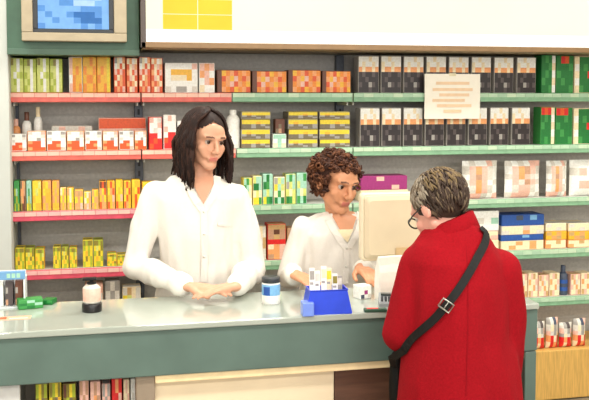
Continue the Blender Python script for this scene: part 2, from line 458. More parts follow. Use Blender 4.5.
bott(33, 42, 107, 2, "rOrww", 'c', 'white and red bottle with a cream cap, tallest on the second shelf', Yf=YS+.13)
carton(148.5, 162, 117, 2, ["pwa","wwp","waw","rrw","rOr","Orr"], 'white carton with a bright red base beside the slate upright')
carton(163, 176, 115, 2, ["wpw","www","pww","wrr","Orr","rrO"], 'tall white and red carton behind the long haired pharmacist, second shelf')
carton(177, 190, 121, 2, ["www","cww","wrr","OrO"], 'shorter white and red carton hidden behind dark hair, second shelf')
bott(227, 241, 110, 2, "wwwww", 'w', 'plain white bottle on the second shelf at the long haired pharmacist head', capfrac=.12)
# yellow edged flat boxes, three piles
flat = [["yyyyyy","yyyYyy","eesese","eesees"],["yyyyyy","yYyyyy","sesees","eeeses"]]
words_pos = ['lowest','second','third','top']
for k, (a, b) in enumerate(((241,270.5),(288,318),(319.5,350.5))):
    lying(a, b, (139,129,119,111.5), SZ[2]+TOP, [flat[(k+j)%2] for j in range(4)],
          ['yellow edged flat box, %s in the %s' % (words_pos[j], ('pile beside the white bottle','middle pile of three','pile next to the slate upright')[k]) for j in range(4)], 'yellow edged flat boxes on the second shelf')
cx, w, h = spot(272.5, 286.5, 134, SZ[2]+TOP, YS+.03)
carton(272.5, 286.5, 134, 2, ["ttt","wtw","ctc"], 'pale mint carton between two piles of yellow edged boxes', d=.1)
carton(275, 285, 119, 2, ["bbb","beb","ehb"], 'small brown carton resting on the pale mint carton', z0=SZ[2]+TOP+h+.0012, d=.06, Yf=YS+.04)
# third shelf, red bay
r3 = [(12,18,181,["ggg","ltg","glg","lgl"]),(18.5,24,181,["ePn","PPh","nPb","vbb"]),(24.5,30,181,["ttt","tgt","tlt","yll"]),(30.5,40,181,["yyL","yLy","Yyy","yYY"]),
      (40.5,50,181,["YyP","yYY","PYY","YPY"]),(50.5,58,181,["YYP","YPY","PYP","YYY"]),(58.5,65,188,["cyP","yPy","PYP"]),(65.5,72.5,188,["Pcy","ycy","PyP"]),
      (73,82,190,["PnP","yPy","PPp"]),(82.5,90,192,["ycP","cyP","PpP"]),(90.5,97.5,190,["PyY","yPP","PYP"]),(98,105.5,181,["bOb","PyO","YPy","OPP"]),
      (106,114,181,["YOY","yPO","YYp","OYP"]),(114.5,122,180,["yyY","yYy","Yyp","OYY"]),(122.5,130,181,["YOY","PyO","yOY","OPY"]),(130.5,139.5,180,["yYY","YyO","YOy","YOY"])]
d3 = ['slim green carton','slim tan carton with a dark foot','slim mint carton','bright yellow carton','yellow and peach carton','golden carton','small cream and yellow carton','small peach carton with a yellow side',
      'low peach and tan carton','lowest cream and peach carton','small yellow and peach carton','orange carton with brown top corners','golden and orange carton','plain yellow carton','orange and yellow carton','yellow carton with orange flecks']
for i, (a, b, yt, rows) in enumerate(r3):
    pl = ('%s from the pillar' % ORD[i]) if i < 8 else ('%s from the upright' % ORD[15-i])
    carton(a, b, yt, 3, rows, '%s on the third shelf, %s' % (d3[i], pl), group='yellow and orange cartons on the third shelf')
carton(141, 156, 182, 3, ["yYY","YOY","PYO"], 'golden carton on the third shelf behind the long haired pharmacist sleeve')
# fourth shelf, red bay
for i, (a, b, yt) in enumerate(((12,22,248),(22.3,32,248),(32.3,42,249),(50.5,58.5,247),(59,66.5,247),(67,75,248),(80.5,91,240),(91.3,101.5,240),(105,115,254),(115.3,125,255))):
    rows = [["vlvv","lyly","yYly","yvyl","lyyl"],["vvlv","yLyv","lyvy","yYyl","ylly"],["lvvl","yylL","Yyly","lyYv","ylyl"]][i%3]
    lb = ('olive yellow carton, %s of three next to the pillar' % ORD[i] if i < 3 else 'lime yellow carton, %s of the middle three on the fourth shelf' % ORD[i-3] if i < 6
          else '%s tall yellow-green carton on the fourth shelf' % ORD[i-6] if i < 8 else 'short yellow carton by the white sleeve, %s of two on the fourth shelf' % ORD[i-8])
    carton(a, b, yt, 4, rows, lb, group='olive yellow cartons on the fourth shelf')
# fifth shelf, red bay, seen over the counter
carton(82, 101, 284, 5, ["pap","apa","hpp","php"], 'pale pink carton low on the fifth shelf behind the counter dispenser')
carton(102.5, 118, 281, 5, ["sas","asa","sss","sas"], 'grey carton on the fifth shelf beside the pale pink carton')
carton(120, 139, 287, 5, ["anca","yLca","cLya","aaca"], 'cream and yellow carton on the fifth shelf near the white sleeve')
# third and fourth shelves, green part
for i, (a, b, yt, rows) in enumerate(((243,252,178,["tgL","gtc","yLc","gLw"]),(252.5,262,176,["Ltt","GGt","cLc","yyg"]),(262.5,273,174,["tGt","Ggt","tLt","ygG"]),(273.5,285,177,["sLt","ytL","cgc","GtG"]),(285.5,296,174,["tgt","sLt","LcL","GgL"]),(296.5,307,173,["ttg","Ltt","tcL","gtG"]))):
    carton(a, b, yt, 3, rows, 'green and cream speckled carton on the third shelf between the pharmacists, %s along' % ORD[i], group='speckled green cartons on the third shelf')
z3 = SZ[3]+TOP
cx, w, h = spot(361, 409, 190, z3, YS+.03)
carton(361, 409, 190, 3, ["cccccc","cyccyc","cccccc"], 'cream flat carton under the magenta carton behind the monitor', d=.14)
carton(361, 408, 176, 3, ["mmpmmm","mmmmmm","mmmmpm"], 'magenta flat carton on the third shelf above the monitor', z0=z3+h+.0012, d=.14)
carton(267, 286, 224, 4, ["nnn","hbh","hnh","rrr","cPp","PPp","hPp"], 'tan and peach carton with a red band on the fourth shelf')
carton(256, 266, 226, 4, ["aca","nan","aca"], 'slim cream carton beside the red banded carton on the fourth shelf')
carton(287, 300, 228, 4, ["hnh","nnh","PnP"], 'brown carton beside the white sleeve of the curly haired pharmacist')
# third shelf, green bay : picture packs
pk = [["wawwpa","apPpaw","wphpaw","apPpwa","waPpaw","pppawp"],["awawpp","wpPhpa","apPpaw","wpahpa","wappaw","apppwa"]]
for i, (a, b, yt) in enumerate(((465,500.5,161),(508,543.5,161),(550,571,161))):
    pack(a, b, yt, 3, pk[i%2], 'white soft pack printed in pink, %s from the red coated shopper on the third shelf' % ORD[i], group='pink printed packs on the third shelf')
pack(573.5, 603, 160, 3, ["wwww","apww","wwwp","wppw","wwww"], 'plain whitish pack next to the pink printed packs')
# fourth shelf, green bay : piles
z4 = SZ[4]+TOP
lying(470, 500.5, (240,231,211), z4, [["ccpc","cncc"],["cccc","pccp"],["wwww","wawt","wwww"]],
      ['cream flat carton, lowest under the white box behind the red shoulder','cream flat carton directly under the white box','white box on top of the pile beside the red shoulder'], 'pile beside the red shoulder')
lying(503, 546, (240.5,234.5,225.5,214.5), z4, [["ccPcPc","cPccPc"],["BBBiBB","BBBBBB"],["cccpcc","accPca"],["BBdBiB","BBBBBB"]],
      ['cream flat carton at the bottom of the blue and cream pile','blue flat carton second from the bottom of the blue and cream pile','cream flat carton between two blue cartons','blue flat carton on top of the blue and cream pile'], 'blue and cream pile on the fourth shelf')
for k, (a, b) in enumerate(((548,569),(570.5,593))):
    lying(a, b, (239.5,231,223), z4, [["ccnc","Pccc"],["nYPY","YPnY"],["accc","ccac"]],
          ['%s flat carton in the %s pile after the blue cartons' % (q, ORD[k]) for q in ('lowest cream','yellow tan','uppermost cream')], 'cream and yellow piles on the fourth shelf')
# fifth shelf, green bay
for i, (a, b, yt) in enumerate(((520,530.5,274),(531,541,273),(541.5,552,275),(552.5,563,273),(574,584,274),(584.5,596,273))):
    carton(a, b, yt, 5, [["npcp","cPac","pcPc","ccpn"],["cpnc","Pccp","ccPa","npcc"]][i%2], 'cream and pink carton on the lowest green railed shelf, %s' % (('%s from the red coat' % ORD[i]) if i < 4 else '%s after the dark blue bottle' % ORD[i-4]), group='cream and pink cartons on the lowest green railed shelf')
bott(564, 573, 266, 5, "dBdBd", 'd', 'dark blue bottle among cream and pink cartons')
# on the wooden base cabinet
for i, (a, b, yt) in enumerate(((539,550.5,322),(551.5,564,318),(565,578,323),(579,592,319))):
    pack(a, b, yt, 5, [["asKa","pasp","scas","rPrO","rcrr"],["sadp","acsa","pasc","Prcr","crPr"]][i%2], 'white and red snack sized pack on the wooden base cabinet, %s from the counter end' % ORD[i], group='white and red packs on the base cabinet', Yf=YS-.07, z0=.287, d=.05)

# ------------------------------------------------------------------ COUNTER
YF = 2.976; YK = 3.376; CT = .95
xl, xr = -1.9, P(538,306,YF).x
cnt = thing('service_counter', 'long grey-green pharmacy counter of glossy top and deep green fascia', 'counter', ((xl+xr)/2, (YF+YK)/2, 0))
xf = Matrix.Translation(-cnt.location)
topm = mat('counter_glass_top', (172,180,170), .10, var=.05, scale=5, coat=.3)
fasm = mat('counter_green', (94,116,108), .30, var=.12, scale=6, bump=.05)
creamw = mat('cream_panel', (240,222,190), .4, var=.05, scale=6)
brownw = mat('dark_brown_wood', (96,66,52), .4, var=.18, scale=8, stretch=(1,1,8))
greyl = mat('pale_grey_laminate', (206,206,204), .4)
mb = MB(); mb.bbox((xl,YF-.012,CT-.022),(xr,YK,CT), topm, .004); mb.build('countertop', cnt, xf=xf)
mb = MB(); mb.bbox((xl,YF,CT-.178),(xr,YF+.045,CT-.023), fasm, .004); mb.build('fascia', cnt, xf=xf)
xe = P(526,330,YF).x
mb = MB(); mb.bbox((xe,YF+.003,0),(xr-.001,YK-.02,CT-.18), fasm, .004); mb.build('end_panel', cnt, xf=xf)
xp0, xp1 = P(136,390,YF+.03).x, P(155,390,YF+.03).x
mb = MB(); mb.bbox((xp0,YF+.02,0),(xp1,YF+.10,CT-.18), mat('post_taupe',(150,134,116),.5), .004); mb.build('post', cnt, xf=xf)
mb = MB(); mb.bbox((xp1,YF+.012,CT-.207),(xe,YF+.06,CT-.179), mat('cream_gold_trim',(246,222,176),.35), .003); mb.build('trim_strip', cnt, xf=xf)
xm = P(334,385,YF+.05).x
mb = MB(); mb.bbox((xp1,YF+.05,.08),(xm,YF+.07,CT-.2), creamw, .003); mb.build('front_panel', cnt, xf=xf)
mb = MB(); mb.bbox((xm+.002,YF+.05,.08),(xe,YF+.07,CT-.2), brownw, .003); mb.build('front_panel', cnt, xf=xf)['label'] = 'dark brown wooden panel'
mb = MB(); mb.quadbox((xp1,YF+.09,0),(xe,YF+.11,.08), mat('kick_dark',(60,52,46),.6)); mb.build('kickboard', cnt, xf=xf)
xg = P(20,395,YF+.03).x
mb = MB(); mb.bbox((xl,YF+.03,.0),(xg,YF+.06,CT-.18), greyl, .003); mb.build('side_panel', cnt, xf=xf)
ZN = .585
mb = MB(); mb.bbox((xg,YF+.02,ZN-.02),(xp0,YK-.06,ZN), greyl, .002); mb.build('niche_shelf', cnt, xf=xf)
mb = MB(); mb.quadbox((xg,YF+.26,0),(xp0,YF+.275,CT-.03), mat('niche_back',(150,140,126),.6)); mb.build('niche_back', cnt, xf=xf)
mb = MB(); mb.quadbox((xl,YK-.045,0),(xe,YK-.03,CT-.024), mat('counter_back',(190,186,174),.5)); mb.build('rear_panel', cnt, xf=xf)
for i, (a, b, yt, rows, lb) in enumerate(((30,43,384,["lyvl","vyev","yvev"],'first olive yellow carton in the counter niche'),(44,57,383,["vlyv","yveY","lyev"],'second olive yellow carton in the counter niche'),
        (58,72,384,["bvyl","vlev","evvl"],'third olive yellow carton in the counter niche'),(75,85,381,["hph","php","hpp"],'first pinkish carton in the counter niche'),
        (86,97,382,["php","pPh","php"],'second pinkish carton in the counter niche'),(98,107,384,["sps","psp","sss"],'grey and pink carton beside the red carton in the counter niche'),
        (108,119,379,["rPr","rrp","Prr"],'red carton in the counter niche'),(120,126.6,380,["cpc","ccp","pcc"],'narrow cream carton in the counter niche'),(127.3,132.5,379,["www","waw","www"],'narrow white carton against the niche post'))):
    carton(a, b, yt, 0, rows, lb, z0=ZN+.0005, Yf=YF+.13, d=.08)

# ------------------------------------------------------------------ THINGS ON THE COUNTER
def on_counter(px, py): return PZ(px, py, CT)
def scale_at(Y, px): return F / (Y/(math.cos(TH) - (px-294.5)/F*math.sin(TH)))
# blue topped display box at the left edge
b0 = on_counter(4, 309); s = scale_at(b0.y, 4)
t = thing('display_box', 'open counter display box under a light blue header strip', 'display', (b0.x, b0.y, CT), 0)
w = 40/s; hh = 38/s
mb = MB(); wm = mat('display_white', (224,230,232), .4)
mb.bbox((-w/2,0,0),(w/2,.10,.006), wm, .001); mb.bbox((-w/2,.094,0),(w/2,.10,hh*.9), wm, .001)
for sx in (-1,1): mb.bbox((sx*w/2-.003,0,0),(sx*w/2+.003,.10,hh*.78), wm, .001)
mb.build('tray', t)
mb = MB(); mb.bbox((-w/2-.004,-.004,hh*.78),(w/2+.004,.012,hh), mat('header_blue',(110,160,205),.4), .002)
for k in range(3): mb.quadbox((w*(.08+.12*k),-.005,hh*.83),(w*(.17+.12*k),-.003,hh*.95), ink('t'))
mb.build('header_strip', t)
for i, (k, xx) in enumerate((('k',-.36),('w',-.12),('K',.12),('b',.36))):
    o = carton_mesh(w*.19, hh*.66, .05, [[k*3, 's'+k*2, k*3, 'h'+k*2],][0], k).build('slim_carton', None, False, (b0.x+xx*w, b0.y+.02, CT+.0065))
    tag(o, '%s slim carton inside the blue topped display box' % ('black','white','dark grey','brown')[i], 'box', 'slim cartons in the display box')
# green flat packets and an orange leaflet
b0 = on_counter(31, 309)
o = carton_mesh(.085, .034, .05, ["gtg","Ggt","gGg"], 'g').build('green_carton', None, False, (b0.x, b0.y, CT), .2); tag(o, 'low green carton on the counter beside the display box', 'box')
b0 = on_counter(47, 305)
o = carton_mesh(.04, .018, .05, ["Gg","GG"], 'G').build('green_carton', None, False, (b0.x, b0.y, CT), -.3); tag(o, 'tiny dark green carton behind the low green carton', 'box')
b0 = on_counter(9, 320)
mb = MB(); mb.quadbox((-.07,0,0),(.07,.045,.0015), mat('leaflet_orange',(240,180,150),.5)); mb.quadbox((-.06,.008,.0015),(-.01,.036,.002), ink('O')); mb.quadbox((.0,.01,.0015),(.06,.016,.002), ink('w'))
tag(mb.build('leaflet', None, False, (b0.x, b0.y, CT)), 'pale orange leaflet lying flat at the counter front edge', 'leaflet')
# dispenser
b0 = on_counter(92, 311); s = scale_at(b0.y, 92)
t = thing('pump_dispenser', 'small clear pump dispenser with black base and black pump on the counter', 'dispenser', (b0.x, b0.y, CT))
r = 9.5/s
mb = MB(); mb.lathe([(r*1.02,0),(r*1.05,.003),(r*1.05,8/s),(r*.95,9/s)], mat('dispenser_black',(24,22,24),.3), 24); mb.build('dispenser_base', t, True)
mb = MB(); mb.lathe([(r*.9,9/s),(r*.94,11/s),(r*.94,24/s),(r*.6,27/s),(r*.4,28/s)], [ink('a'),ink('p'),ink('a'),ink('a')], 24); mb.build('body', t, True)
mb = MB(); mb.lathe([(r*.45,27.5/s),(r*.5,28/s),(r*.5,30/s),(r*.2,30.5/s),(r*.2,33/s)], mat('dispenser_black',(24,22,24),.3), 16)
mb.bbox((-r*.95,-r*.3,31.5/s),(r*.5,r*.3,34.5/s), mat('dispenser_black',(24,22,24),.3), .002); mb.build('pump', t)
# tub
b0 = on_counter(271, 303); s = scale_at(b0.y, 271); r = 9.3/s
t = thing('pill_tub', 'white tub with a pale blue label and dark lid on the counter', 'tub', (b0.x, b0.y, CT))
mb = MB(); mb.lathe([(r*.95,0),(r,.003),(r,9/s),(r,20/s),(r*.96,22/s)], [ink('w'),ink('w'),ink('i'),ink('w')], 26); mb.build('tub_body', t, True)
mb = MB(); mb.lathe([(r*.98,21.5/s),(r*1.02,22/s),(r*1.02,26/s),(r*.96,27/s)], mat('lid_dark',(48,52,56),.4), 26); mb.build('lid', t, True)
mb = MB(); mb.rings([[((r+.0006)*math.cos(a), (r+.0006)*math.sin(a), z) for a in [-PI*.85+k*PI*.25/8 for k in range(9)] + [-PI*.6+.0-k*0 for k in range(0)]] for z in (9.5/s, 18/s)], ink('B'), False, False); mb.build('label_mark', t)
# blue tray
b0 = on_counter(329, 314.5); s = scale_at(b0.y, 329)
bl = mat('cobalt_plastic', (46,78,225), .3, var=.12, scale=12, coat=.2); bl2 = mat('cobalt_pale', (120,150,235), .3)
t = thing('blue_tray', 'cobalt blue leaflet tray on the counter in front of the curly haired pharmacist', 'tray', (b0.x, b0.y, CT), -.06)
w, d, h = 45/s, .085, 25/s
def ring_r(w, d, z, yo=0): return [(-w/2,yo,z),(w/2,yo,z),(w/2,yo+d,z),(-w/2,yo+d,z)]
mb = MB(); mb.rings([ring_r(w*1.05,d,0),ring_r(w*1.07,d,.004),ring_r(w*.86,d*.96,h*.93,.003),ring_r(w*.90,d,h,.0),ring_r(w*.84,d*.9,h,.004),ring_r(w*.82,d*.85,.01,.006)], bl); mb.build('tray_body', t)
mb = MB(); mb.bbox((-w*.62,-.02,0),(-w*.36,.03,h*.55), bl2, .003); mb.build('side_pocket', t)['label'] = 'pale blue translucent side pocket'
for i, (xx, dz, hh_, k) in enumerate(((-.34,.02,46,"ws"),(-.2,.04,42,"wa"),(-.06,.03,47,"wc"),(.08,.05,44,"cy"),(.2,.03,39,"wv"),(.32,.045,36,"sa"))):
    mb = MB(); wi = w*.125; h2 = hh_/s - .012
    mb.bbox((-wi/2,0,0),(wi/2,.004,h2), ink(k[0]), .0008); mb.quadbox((-wi*.4,-.0006,h2*.72),(wi*.4,.001,h2*.93), ink(k[1])); mb.quadbox((-wi*.4,-.0006,h2*.6),(wi*.2,.001,h2*.66), ink('s'))
    p = Vector((xx*w, .012+dz*.8, .0115)); p.rotate(Matrix.Rotation(-.06,3,'Z'))
    o = mb.build('leaflet', None, False, (b0.x+p.x, b0.y+p.y, CT+p.z), -.06); o.rotation_euler.x = -.1
    tag(o, 'leaflet standing in the cobalt blue tray, %s from the tub side' % ORD[i], 'leaflet', 'leaflets in the blue tray')
# small clutter right of the tray
b0 = on_counter(366, 299)
o = carton_mesh(.05, .05, .05, ["www","wmw","dwa"], 'w').build('white_carton', None, False, (b0.x, b0.y, CT), .3); tag(o, 'small white carton with a purple mark next to the blue tray', 'box')
b0 = on_counter(386, 307)
t = thing('card_terminal', 'grey payment card terminal by the red sleeve on the counter', 'terminal', (b0.x, b0.y, CT), -.3); t.scale = (.75,.6,.8)
mb = MB(); R = []
for y, z, ww in ((0,.014,.034),(.01,.022,.036),(.09,.045,.038),(.12,.046,.036)): R.append([(-ww,y,0),(ww,y,0),(ww*.92,y,z),(-ww*.92,y,z)])
mb.rings(R, mat('terminal_grey',(150,154,156),.4)); mb.build('terminal_body', t)
mb = MB(); mb.quadbox((-.024,.066,.040),(.024,.105,.0475), mat('terminal_lcd',(60,72,70),.2)); mb.build('screen', t)
mb = MB()
for r_ in range(4):
    for c_ in range(3): mb.bbox((-.024+c_*.017,.012+r_*.012,.020+r_*.0035),(-.012+c_*.017,.020+r_*.012,.029+r_*.0035), mat('terminal_key',(70,72,76),.4), .001)
mb.build('keypad', t)
b0 = on_counter(376, 312.5)
mb = MB(); mb.bbox((-.04,0,0),(.04,.025,.012), mat('pad_green',(50,84,66),.5), .003); mb.quadbox((-.03,.004,.012),(.01,.020,.0125), ink('r'))
tag(mb.build('counter_pad', None, False, (b0.x, b0.y, CT), -.1), 'dark green pad on the counter in front of the card terminal', 'pad')
# paper bag
b0 = on_counter(391, 299); s = scale_at(b0.y, 392)
t = thing('paper_bag', 'white paper pharmacy bag with a folded top standing before the monitor', 'bag', (b0.x, b0.y, CT), .1)
mb = MB(); pm2 = mat('bag_paper', (246,240,228), .6, var=.03, bump=.3, scale=25); w, h = 30/s, 44/s
def rr(w, d, z, y0=0): return [(-w/2, y0-d/2, z), (0, y0-d/2-.003, z), (w/2, y0-d/2, z), (w/2-.004, y0, z), (w/2, y0+d/2, z), (0, y0+d/2+.003, z), (-w/2, y0+d/2, z), (-w/2+.004, y0, z)]
mb.rings([rr(w,.05,0),rr(w*1.02,.054,h*.3),rr(w,.046,h*.65),rr(w*.98,.02,h*.9),rr(w*.98,.006,h)], pm2); mb.build('bag_body', t)
mb = MB(); mb.bbox((-w*.5,-.016,h*.82),(w*.5,-.010,h*1.0), pm2, .001); mb.build('folded_flap', t)
# monitor
YM = 3.305
a, b = P(362,262,YM), P(441,192,YM)
t = thing('monitor', 'beige computer monitor seen from behind on its stand on the counter', 'monitor', ((a.x+b.x)/2, YM, CT), .0)
w, h = b.x-a.x, b.z-a.z; zb = a.z-CT
bg = mat('beige_plastic', (214,198,168), .45, var=.03, scale=12); bg2 = mat('beige_plastic_pale', (232,218,190), .45, var=.03)
def rrect(w, h, y, zc, r=.015, n=4):
    pts = []
    for cx, cz, a0 in ((w/2-r, h/2-r, 0), (-w/2+r, h/2-r, PI/2), (-w/2+r, -h/2+r, PI), (w/2-r, -h/2+r, 1.5*PI)):
        for k in range(n+1):
            an = a0+k*PI/2/n; pts.append((cx+r*math.cos(an), y, zc+cz+r*math.sin(an)))
    return pts
mb = MB(); zc = zb+h/2
mb.rings([rrect(w,h,.045,zc),rrect(w,h,.016,zc),rrect(w*.97,h*.97,.010,zc)], bg2); mb.build('casing_rim', t)
mb = MB(); mb.rings([rrect(w*.95,h*.94,.012,zc),rrect(w*.93,h*.92,.0,zc),rrect(w*.84,h*.8,-.010,zc)], bg); 
mb.build('back_cover', t)
mb = MB(); mb.quadbox((-w*.45,.0445,zc-h*.44),(w*.45,.047,zc+h*.44), mat('monitor_glass',(30,36,44),.15)); mb.build('screen', t)
tn = mat('tan_plastic', (205,176,132), .45, var=.05)
mb = MB(); mb.rings([[(-.035,-.012,.012),(.035,-.012,.012),(.035,.02,.012),(-.035,.02,.012)],[(-.028,-.018,zb+h*.2),(.028,-.018,zb+h*.2),(.028,-.0,zb+h*.2),(-.028,-.0,zb+h*.2)]], tn); mb.build('neck', t)
mb = MB(); mb.lathe([(.056,0),(.058,.004),(.055,.010),(.040,.016)], tn, 28); mb.build('foot', t, True)

# ------------------------------------------------------------------ PEOPLE
SK = mat('unused', (0,0,0))
def hand(mb, wrist, d, n, thumb, curl=.35, s=.95):
    """palm and five bent fingers. d: along the hand, n: towards the palm side, thumb: sideways towards the thumb"""
    d = Vector(d).normalized(); n = Vector(n); n = (n - d*n.dot(d)).normalized(); t = d.cross(n)
    if t.dot(Vector(thumb)) < 0: t = -t
    wrist = Vector(wrist)
    kn = []
    for i, (off, ln) in enumerate(((.030,.084),(.010,.090),(-.010,.086),(-.029,.078))):
        k = wrist + d*ln*s + t*off*s; kn.append(k)
        mb.capsule(wrist + t*off*.55*s, .0150*s, k, .0112*s, SK)
    mb.capsule(wrist + d*.035*s + t*.02*s, .0145*s, wrist + d*.07*s - t*.015*s, .0145*s, SK)
    for k, ls in zip(kn, ((.040,.025,.019),(.045,.028,.020),(.042,.026,.019),(.032,.020,.017))):
        p = k; ang = curl*.7
        for j, L in enumerate(ls):
            q = p + (d*math.cos(ang)+n*math.sin(ang))*L*s
            mb.capsule(p, (.0100-.0011*j)*s, q, (.0092-.0011*j)*s, SK, 10); p = q; ang += curl
    p = wrist + d*.022*s + t*.024*s
    q = p + (d*.70+t*.62+n*.25).normalized()*.042*s; r = q + (d*.9+t*.30+n*.25).normalized()*.030*s; u = r + (d+t*.05+n*.2).normalized()*.024*s
    mb.capsule(p, .0150*s, q, .0118*s, SK); mb.capsule(q, .0112*s, r, .0098*s, SK); mb.capsule(r, .0098*s, u, .0085*s, SK)

def head_matrix(c, yaw, pitch, roll, s=1):
    return Matrix.Translation(c) @ Matrix.Rotation(yaw,4,'Z') @ Matrix.Rotation(pitch,4,'X') @ Matrix.Rotation(roll,4,'Y') @ Matrix.Scale(s,4)
def head(mb, M):
    s = M.to_scale().x; R3 = M.to_3x3()
    V = lambda *p: M @ Vector(p)
    E = lambda c, r: mb.ell(V(*c), r, SK, R3, 20)
    K = lambda a, ra, b, rb: mb.capsule(V(*a), ra*s, V(*b), rb*s, SK)
    E((0,.018,.035),(.075,.096,.085)); E((0,-.025,-.025),(.063,.066,.088)); E((0,-.045,.035),(.062,.050,.055))
    for sx in (-1,1):
        K((sx*.047,-.006,-.050),.020,(sx*.012,-.066,-.094),.021)
        K((sx*.043,-.062,-.022),.022,(sx*.030,-.070,-.048),.018)
        K((sx*.046,-.078,.030),.010,(sx*.010,-.092,.026),.010)
        E((sx*.078,.008,-.005),(.010,.019,.031))
        mb.capsule(V(sx*.011,-.106,-.033), .0085*s, V(sx*.008,-.100,-.030), .0085*s, SK)
    K((0,-.070,-.095),.021,(0,-.072,-.098),.021)
    K((0,-.092,.016),.0085,(0,-.116,-.028),.0105)
    K((-.020,-.089,-.060),.0075,(0,-.094,-.056),.0078); K((.020,-.089,-.060),.0075,(0,-.094,-.056),.0078)
    K((-.016,-.087,-.068),.0080,(.016,-.087,-.068),.0080)
def paint_head(me, M, skin, lip, brow, extra=None):
    """lips and brows are areas of the one skin surface"""
    inv = M.inverted()
    me.materials.append(skin); me.materials.append(lip); me.materials.append(brow)
    for p in me.polygons:
        c = inv @ p.center
        if abs(c.x) < .022 - abs(c.z+.063)*.6 and -.074 < c.z < -.053 and c.y < -.082: p.material_index = 1
        elif .014 < abs(c.x) < .046 and .027 - (abs(c.x)-.03)**2*6 < c.z < .034 - (abs(c.x)-.03)**2*8 and c.y < -.06: p.material_index = 2
        else: p.material_index = 0
def eyes(M, parent, base, iris=(70,46,30), openness=1):
    out = []
    for sx in (-1, 1):
        mb = MB(); wh = mat('eye_white',(206,188,176),.3); ir = mat('iris_%d'%iris[0],iris,.15); pu = mat('pupil',(12,10,10),.1)
        c = Vector((sx*.031,-.0780,.007)); r = .0118
        R = []; ms = []
        for k in range(13):
            al = PI*k/12*.99+.008
            R.append([c + Vector((r*math.sin(al)*math.cos(2*PI*j/16), -r*math.cos(al), r*math.sin(al)*math.sin(2*PI*j/16))) for j in range(16)])
            ms.append(pu if k < 1 else ir if k < 3 else wh)
        mb.rings(R, ms[:-1])
        xf = Matrix.Translation(-Vector(base)) @ M
        mb.build('eye', parent, True, xf=xf)
        mb = MB()                                        # upper lid with lash line
        pts = [c + Vector((.0145*math.cos(a), -.0135*max(.35, math.sin(a)**.5 if math.sin(a) > 0 else .3), .0045+.0035*math.sin(a))) for a in [PI*k/8 for k in range(9)]]
        mb.tube(pts, [.0006]+[.0012]*7+[.0006], mat('lash',(40,26,22),.6), 6)
        mb.build('lashes', parent, True, xf=xf)

def body_core(mb, j):
    """torso, neck, arms and legs laid over the joints j (world)"""
    c = mb.capsule
    c(j['neck'], .052, j['skull'], .050, SK)
    c(j['chest'], .078, j['belly'], .074, SK); c(j['belly'], .074, j['pelvis'], .09, SK)
    for s in 'LR':
        c(j['neck'] + Vector((0,.01,-.035)), .040, j['sh'+s]+Vector((0,0,-.012)), .034, SK); c(j['chest'], .07, j['sh'+s]*.6+j['chest']*.4, .05, SK)
        c(j['sh'+s]+Vector((0,0,-.012)), .036, j['el'+s], .031, SK); c(j['el'+s], .031, j['wr'+s], .024, SK)
        c(j['pelvis'], .085, j['hip'+s], .075, SK); c(j['hip'+s], .075, j['kn'+s], .052, SK); c(j['kn'+s], .050, j['an'+s], .034, SK)
        c(j['an'+s], .034, j['an'+s]+Vector((0,0,-.03))+j['toe']*.02, .034, SK); c(j['an'+s]+Vector((0,0,-.035)), .030, j['an'+s]+Vector((0,0,-.04))+j['toe']*.16, .024, SK)

def sellipse(c, a, b, yaw, n=28, p=2.4):
    out = []
    for k in range(n):
        t = 2*PI*k/n; x = math.copysign(abs(math.cos(t))**(2/p), math.cos(t))*a; y = math.copysign(abs(math.sin(t))**(2/p), math.sin(t))*b
        out.append(Vector((c[0]+x*math.cos(yaw)-y*math.sin(yaw), c[1]+x*math.sin(yaw)+y*math.cos(yaw), c[2])))
    return out
def limb(mb, pts, rad):
    for i in range(len(pts)-1): mb.capsule(pts[i], rad[i], pts[i+1], rad[i+1], SK, 18)
def surf(me, px, py, off=.004):
    """the point of a garment met by the line of sight through a pixel (used once to place trimming)"""
    bv = BVHTree.FromPolygons([v.co for v in me.vertices], [tuple(p.vertices) for p in me.polygons])
    l, n, i, d = bv.ray_cast(CAM, ray(px, py))
    return (l + n*off, n) if l is not None else (None, None)
def ribbon(mb, pts, nrm, w, th, m):
    R = []
    for i, (p, n) in enumerate(zip(pts, nrm)):
        t = (pts[min(i+1,len(pts)-1)] - pts[max(i-1,0)]).normalized(); s = t.cross(n).normalized()
        ww = w[i] if isinstance(w, (list, tuple)) else w
        R.append([p - s*ww/2, p + s*ww/2, p + s*ww/2 + n*th, p - s*ww/2 + n*th])
    mb.rings(R, m)
def fold(co, amp, sx=9, sz=4, seed=0):
    return amp*(noise.noise(Vector((co.x*sx+seed, co.y*sx, co.z*sz)))*1.0 + .5*noise.noise(Vector((co.x*sx*2.3, co.y*sx*2.3+seed, co.z*sz*2))))

# hair makers (head-local metres) ------------------------------------------------
def scalp(mb, m, r=(.083,.104,.094), c=(0,.020,.036), low=-.06, face=lambda p: p.y < -.045 and p.z < .062):
    n = 72; V = []
    k0 = len(mb.v); R = []
    for k in range(n//2+1):
        al = -PI/2 + PI*k/(n//2)
        for j in range(n):
            an = 2*PI*j/n
            mb.v.append((c[0]+r[0]*math.cos(al)*math.cos(an), c[1]+r[1]*math.cos(al)*math.sin(an), c[2]+r[2]*math.sin(al)))
    i = mb.mi(m)
    for k in range(n//2):
        for j in range(n):
            q = (k0+k*n+j, k0+k*n+(j+1)%n, k0+(k+1)*n+(j+1)%n, k0+(k+1)*n+j)
            ce = sum((Vector(mb.v[x]) for x in q), Vector())/4
            if ce.z < low or face(ce): continue
            mb.f.append(q); mb.m.append(i)
def surf_pt(phi, th, r=(.087,.108,.098), c=(0,.020,.036)):
    return Vector((c[0]+r[0]*math.sin(th)*math.sin(phi), c[1]-r[1]*math.sin(th)*math.cos(phi), c[2]+r[2]*math.cos(th)))
